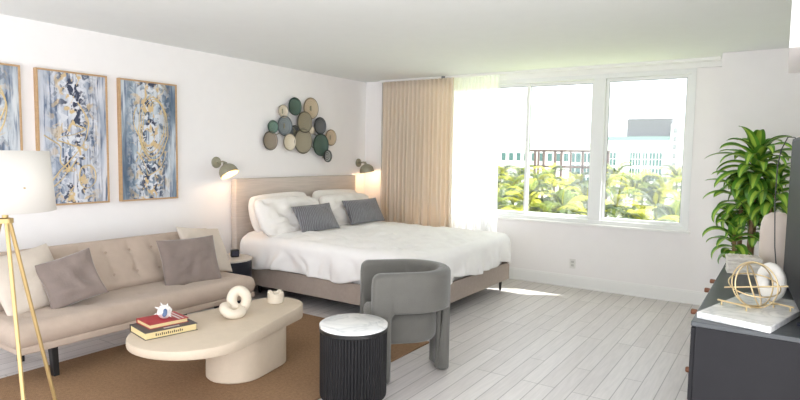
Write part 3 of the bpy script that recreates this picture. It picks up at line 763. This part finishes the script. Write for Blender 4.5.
tag(do, 'white ceramic doughnut sculpture standing on the marble tray', 'sculpture')

# carved box
cbx = root('carved_box', (4.79,4.33,DZ), 'whitewashed carved box with ribbed sides on the dresser beside the vase', 'box', radians(8))
bm = bmesh.new(); z = .0
for k in range(4): box(bm,-.095,.095,-.075,.075,z,z+.018,.004); z += .021; box(bm,-.090,.090,-.070,.070,z-.004,z+.001)
link('box_body', bm, M['carved'], cbx)
bm = bmesh.new(); box(bm,-.10,.10,-.08,.08,z,z+.022,.005); box(bm,-.085,.085,-.065,.065,z+.022,z+.027,.002)
for k in range(8): box(bm,-.078+k*.0205,-.068+k*.0205,-.055,.055,z+.026,z+.030,.001)
link('lid', bm, M['carved'], cbx)
va = link('tall_vase', lathe(bmesh.new(), [(.078,0),(.086,.01),(.094,.10),(.096,.25),(.092,.32),(.076,.365),(.045,.385),(.040,.390),(.034,.385),(.034,.34)], 48), M['vase'], None, True, Matrix.Translation((4.96,4.53,DZ)))
tag(va, 'blush beige ceramic vase on the dresser behind the television edge', 'vase')

# television
tv = root('television', (5.055,3.50,DZ), 'black flat television standing on the dresser, seen nearly edge on', 'television', radians(4))
def tp(name, bm, m):
    return link(name, bm, m, tv)
tp('housing', bx(-.005,.03,-.58,.60,.04,.86,.004), M['tv_bezel'])
tp('screen', bx(-.0075,-.0045,-.57,.585,.055,.845), M['tv'])
tp('stand_foot', bx(-.02,.04,.40,.43,0,.012,.003), M['tv_bezel']); tp('stand_foot', bx(-.02,.03,-.43,-.40,0,.012,.003), M['tv_bezel'])
tp('neck', bx(.0,.015,.40,.43,.01,.07), M['tv_bezel']); tp('neck', bx(.0,.015,-.43,-.40,.01,.07), M['tv_bezel'])
cb_ = tube(bmesh.new(), [(5.035,4.12,1.60),(5.02,4.15,1.66),(4.985,4.20,1.665),(4.955,4.25,1.59),(4.942,4.27,1.49),(4.94,4.29,1.27),(4.955,4.31,.98),(4.975,4.31,DZ+.02),(5.03,4.30,DZ+.005),(5.09,4.32,DZ+.005)], .0035, 8)
tag(link('hanging_cable', cb_, M['cable'], None, 'all'), 'thin grey cable looping down from behind the television', 'cable')

# outlet
ou = root('wall_outlet', (2.97,YW,.28), 'white electrical outlet on the wall below the window', 'outlet')
link('cover_plate', bx(-.035,.035,-.006,0,-.057,.057,.002), M['outlet'], ou)
for dz in (-.02,.02): link('socket', bx(-.016,.016,-.008,-.005,dz-.013,dz+.013), M['dark_alu'] if 0 else mat('socket_grey',(190,188,184),.4), ou)

# ------------------------------------------------------------------ potted plant
pp = root('potted_dracaena', (4.74,5.40,0), 'tall bushy dracaena plant with striped green leaves behind the dresser', 'plant')
link('planter', lathe(bmesh.new(), [(.13,0),(.15,.01),(.19,.36),(.195,.38),(.18,.38),(.175,.34),(.001,.34)], 40, None, False), M['vase'], pp, True)
link('soil', lathe(bmesh.new(), [(.172,.325),(.172,.343)], 32), M['soil'], pp)
def leaf(bm, base, az, elev, L, W, droop, twist=0):
    d = Vector((cos(az),sin(az),0)); side0 = Vector((-sin(az),cos(az),0)); p = Vector(base); n = 12; prev = None; e = elev; step = L/n
    for i in range(n+1):
        t = i/n; w = W*(sin(pi*min(1,t**.75*.97+.02))**.8)*.5+.003
        if i == n: w = .0012
        fw = d*cos(e)+Vector((0,0,sin(e))); up = -d*sin(e)+Vector((0,0,cos(e)))
        tw = twist*t; side = side0*cos(tw)+up*sin(tw); up2 = up*cos(tw)-side0*sin(tw)
        row = [bm.verts.new(p+side*(w*k)+up2*(abs(k)*w*.35)) for k in (-1,-.42,0,.42,1)]
        if prev:
            for k in range(4):
                f = bm.faces.new((prev[k],prev[k+1],row[k+1],row[k])); f.material_index = 1 if k in (1,2) else 0
        prev = row; p = p+fw*step; e -= droop/n*(.5+t)
heads = [((.05,0,1.44),52,.35),((-.04,.03,1.17),36,.29),((.17,-.02,1.25),30,.28),((-.07,-.04,.86),22,.23),((.06,.08,1.0),20,.26)]
for k, (c, nl, L0) in enumerate(heads):
    bm = bmesh.new(); rnd = random.Random(k+3)
    for i in range(nl):
        t = i/nl; az = i*2.399+k; e = radians(78-95*t+rnd.uniform(-10,10)); Lf = L0*(.75+.4*sin(pi*min(1,t+.15)))*rnd.uniform(.85,1.15)
        cap_ = .34 if cos(az) > .2 else .6
        Lf = min(Lf, cap_)
        leaf(bm, (c[0],c[1],c[2]+.10-.20*t), az, e, Lf, rnd.uniform(.075,.10), rnd.uniform(1.3,2.4), rnd.uniform(-.4,.4))
    fo = link('foliage', bm, [M['leaf'],M['leaf_lime']], pp, 'all')
    link('cane', tube(bmesh.new(), [(c[0]*.35,c[1]*.35,.33),(c[0]*.8,c[1]*.8,.33+(c[2]-.33)*.5),(c[0],c[1],c[2]+.06)], .022, 12, taper=lambda s: 1-.3*s), M['bark'], pp, 'all')

# ------------------------------------------------------------------ outside
struct('sun_blocker_slab', bx(-1,8.5,6.9,7.47,2.66,2.80), M['stucco'], label='unseen white slab added above the window to cut the sun patch')  # added slab, out of view: narrows the sun patch on the floor
gd = link('ground_outside', bx(-160,120,9,260,-13,-12.6), M['ground']); gd['kind'] = 'structure'
def palm_crown(seed):
    rnd = random.Random(seed); bm = bmesh.new()
    for k in range(21):
        az = k*2.399+rnd.uniform(-.25,.25); e = radians(rnd.uniform(-5,50)) if k > 5 else radians(rnd.uniform(55,82)); L_ = rnd.uniform(2.3,3.1)
        d = Vector((cos(az),sin(az),0)); sd = Vector((-sin(az),cos(az),0)); p = Vector((0,0,0)); n = 18; mi = rnd.choice((0,0,1,2))
        for i in range(n):
            t = i/n; fw = d*cos(e)+Vector((0,0,sin(e))); q = p+fw*(L_/n); w = .045*(1-.7*t)
            f = bm.faces.new([bm.verts.new(v) for v in (p-sd*w,p+sd*w,q+sd*w*.9,q-sd*w*.9)]); f.material_index = 2
            if i > 1:
                ll = .62*sin(pi*(t*.8+.15))+.08
                for s_ in (-1,1):
                    for h in (0,.45):
                        b0 = p+(q-p)*h; mid = b0+sd*s_*ll*.45+fw*ll*.25+Vector((0,0,.05)); tip = b0+sd*s_*ll*.8+fw*ll*.62-Vector((0,0,ll*rnd.uniform(.15,.5))); ww = fw*.024
                        for a_, b_, wa, wb_ in ((b0,mid,1,1),(mid,tip,1,.15)):
                            f = bm.faces.new([bm.verts.new(v) for v in (a_-ww*wa,a_+ww*wa,b_+ww*wb_,b_-ww*wb_)]); f.material_index = mi
            p = q; e -= 2.1/n*(.3+t*1.3)
    return bm
crowns = []
for s in range(3):
    me = bpy.data.meshes.new('palm_crown'); b_ = palm_crown(s+1); b_.to_mesh(me); b_.free(); me.materials.append(M['palm']); me.materials.append(M['palm_y']); me.materials.append(M['palm_lime']); crowns.append(me)
tm = bpy.data.meshes.new('palm_trunk'); b_ = tube(bmesh.new(), [(0,0,-12.2),(.15,0,-6),(0,0,.05)], .16, 10, taper=lambda s: 1.1-.4*s); b_.to_mesh(tm); b_.free(); tm.materials.append(M['palm_trunk'])
spots = []
rnd = random.Random(21)
for row, (yy, zc, n_, xa, xb) in enumerate(((66,-1.2,9,-31,-2.5),(58,-1.9,9,-26.5,-1),(51,-2.6,9,-23,.2),(44,-3.2,8,-19,1.2),(37,-3.7,7,-15,1.8),(30.5,-4.1,6,-11,2.4))):
    for i in range(n_):
        spots.append((xa+(xb-xa)*(i+.5*(row%2))/(n_-.5)+rnd.uniform(-.3,.3), yy+rnd.uniform(-1.,1.), zc+rnd.uniform(-.5,.6)))
rowlab = ['palm tree in the farthest palm row outside, before the buildings','palm tree in the second farthest palm row outside the window','palm tree in the third farthest palm row outside the window','palm tree in the third nearest palm row outside the window','palm tree in the second nearest palm row outside the window','palm tree in the nearest palm row just below the window']
cnts = [9,18,27,35,42,48]
for k, (x, y, z) in enumerate(spots):
    rw = next(i for i, c in enumerate(cnts) if k < c)
    r = root('palm_tree', (x,y,z), rowlab[rw], 'palm tree', rnd.uniform(0,6), 'palm row %s outside the window' % ('farthest','second farthest','third farthest','third nearest','second nearest','nearest')[rw])
    for me, nm in ((crowns[k%3],'palm_crown'),(tm,'palm_trunk')):
        o = bpy.data.objects.new(nm, me); C.objects.link(o); o.parent = r
# white apartment block
bd = root('white_apartment_building', (-16,116,-12.6), 'white apartment building with teal windows and grey rooftop screen seen through the right pane', 'building')
def pb(name, a, m, parent=None):
    o = link(name, bx(*a), m, parent or bd)
    if not parent: o.matrix_parent_inverse = Matrix.Translation((16,-116,12.6))
    return o
pb('facade', (-24,-8,110,124,-12.6,4.8), M['stucco']); pb('roof_screen', (-19.6,-12.0,112,118,4.8,8.8), M['grey_louver'])
pb('roof_railing', (-23.8,-11.9,110.1,110.25,4.8,5.5), M['rail_glass']); pb('stair_tower', (-11.7,-6,109,118,-12.6,7.6), M['stucco'])
for z0, z1 in ((6.0,6.9),(4.6,5.5),(3.2,4.1),(1.6,2.6),(0,1),(-1.8,-.8)): pb('tower_window', (-11.3,-10.7,108.9,109.05,z0,z1), M['dark_alu'])
for z0, z1 in ((.3,2.6),(-2.4,-.2),(-5.1,-2.9)):
    for x0, x1 in ((-18.4,-17.6),(-17.4,-16.65),(-16.2,-15.5),(-15.1,-14.2),(-14.0,-13.1),(-23.0,-22.0),(-21.9,-20.9)):
        w_ = pb('window', (x0,x1,109.9,110.05,z0,z1), M['teal'])
        q = link('window_bars', box(bx((x0+x1)/2-.05,(x0+x1)/2+.05,109.86,109.9,z0,z1), x0,x1,109.86,109.9,(z0+z1)/2-.05,(z0+z1)/2+.05), M['stucco'], w_)
# steel frame pergola structure
sfm = root('steel_frame_structure', (-19.5,76,-12.6), 'brown open steel frame structure rising behind the palms', 'building frame')
def ps(name, a, m):
    o = link(name, bx(*a), m, sfm); o.matrix_parent_inverse = Matrix.Translation((19.5,-76,12.6)); return o
for x in (-24.2,-23.2,-22.0,-20.45,-19.6,-16.8,-14.6): ps('post', (x-.14,x+.14,75,75.3,-12.6,2.4), M['steel'])
for x in (-24.2,-19.6,-14.6): ps('post', (x-.12,x+.12,79,79.3,-12.6,2.4), M['steel'])
for z in (2.4,.3,-1.9): ps('beam', (-24.4,-14.4,75,75.3,z-.14,z+.14), M['steel']); ps('beam', (-24.4,-14.4,79,79.3,z-.1,z+.1), M['steel'])
tb_ = root('teal_glass_building', (-29.5,125,-12.6), 'pale teal glass building behind the steel frame', 'building')
def pt(name, a, m, par=None):
    o = link(name, bx(*a), m, par or tb_)
    if not par: o.matrix_parent_inverse = Matrix.Translation((29.5,-125,12.6))
    return o
pt('facade', (-33,-25.6,121,130,-12.6,3.0), M['stucco'])
for z0, z1 in ((.6,2.5),(-1.9,0),(-4.4,-2.5)):
    for i in range(6): pt('window', (-32.7+i*1.2,-31.7+i*1.2,120.9,121.05,z0,z1), M['teal'])
wb = root('low_white_building', (-48,155,-12.6), 'long low white building on the horizon behind the steel frame', 'building')
o = link('facade', bx(-62,-34,150,162,-12.6,5.0), M['stucco'], wb); o.matrix_parent_inverse = Matrix.Translation((48,-155,12.6))
o = link('roof_edge', bx(-62.3,-33.7,149.7,162.3,5.0,5.4), M['stucco'], wb); o.matrix_parent_inverse = Matrix.Translation((48,-155,12.6))
for i in range(12):
    o = link('window', bx(-61+i*2.2,-59.8+i*2.2,149.9,150.05,.5,2.6), M['teal'], wb); o.matrix_parent_inverse = Matrix.Translation((48,-155,12.6))

# ------------------------------------------------------------------ light
w = bpy.data.worlds.new('sky'); S.world = w; w.use_nodes = True; nt = w.node_tree; bg = nt.nodes['Background']
bg.inputs[0].default_value = (.92,.95,1,1); bg.inputs[1].default_value = 2.6
sun = bpy.data.lights.new('sun','SUN'); sun.energy = 9; sun.angle = radians(.6); sun.color = (1,.96,.9)
so = bpy.data.objects.new('sun', sun); C.objects.link(so)
so.rotation_euler = Vector((-.9,-.55,-1)).to_track_quat('-Z','Y').to_euler()
S.view_settings.view_transform = 'Standard'; S.view_settings.look = 'None'; S.view_settings.gamma = 1; S.view_settings.use_curve_mapping = False
S.view_settings.exposure = .67
S.cycles.max_bounces = 10; S.cycles.diffuse_bounces = 6; S.cycles.transparent_max_bounces = 12
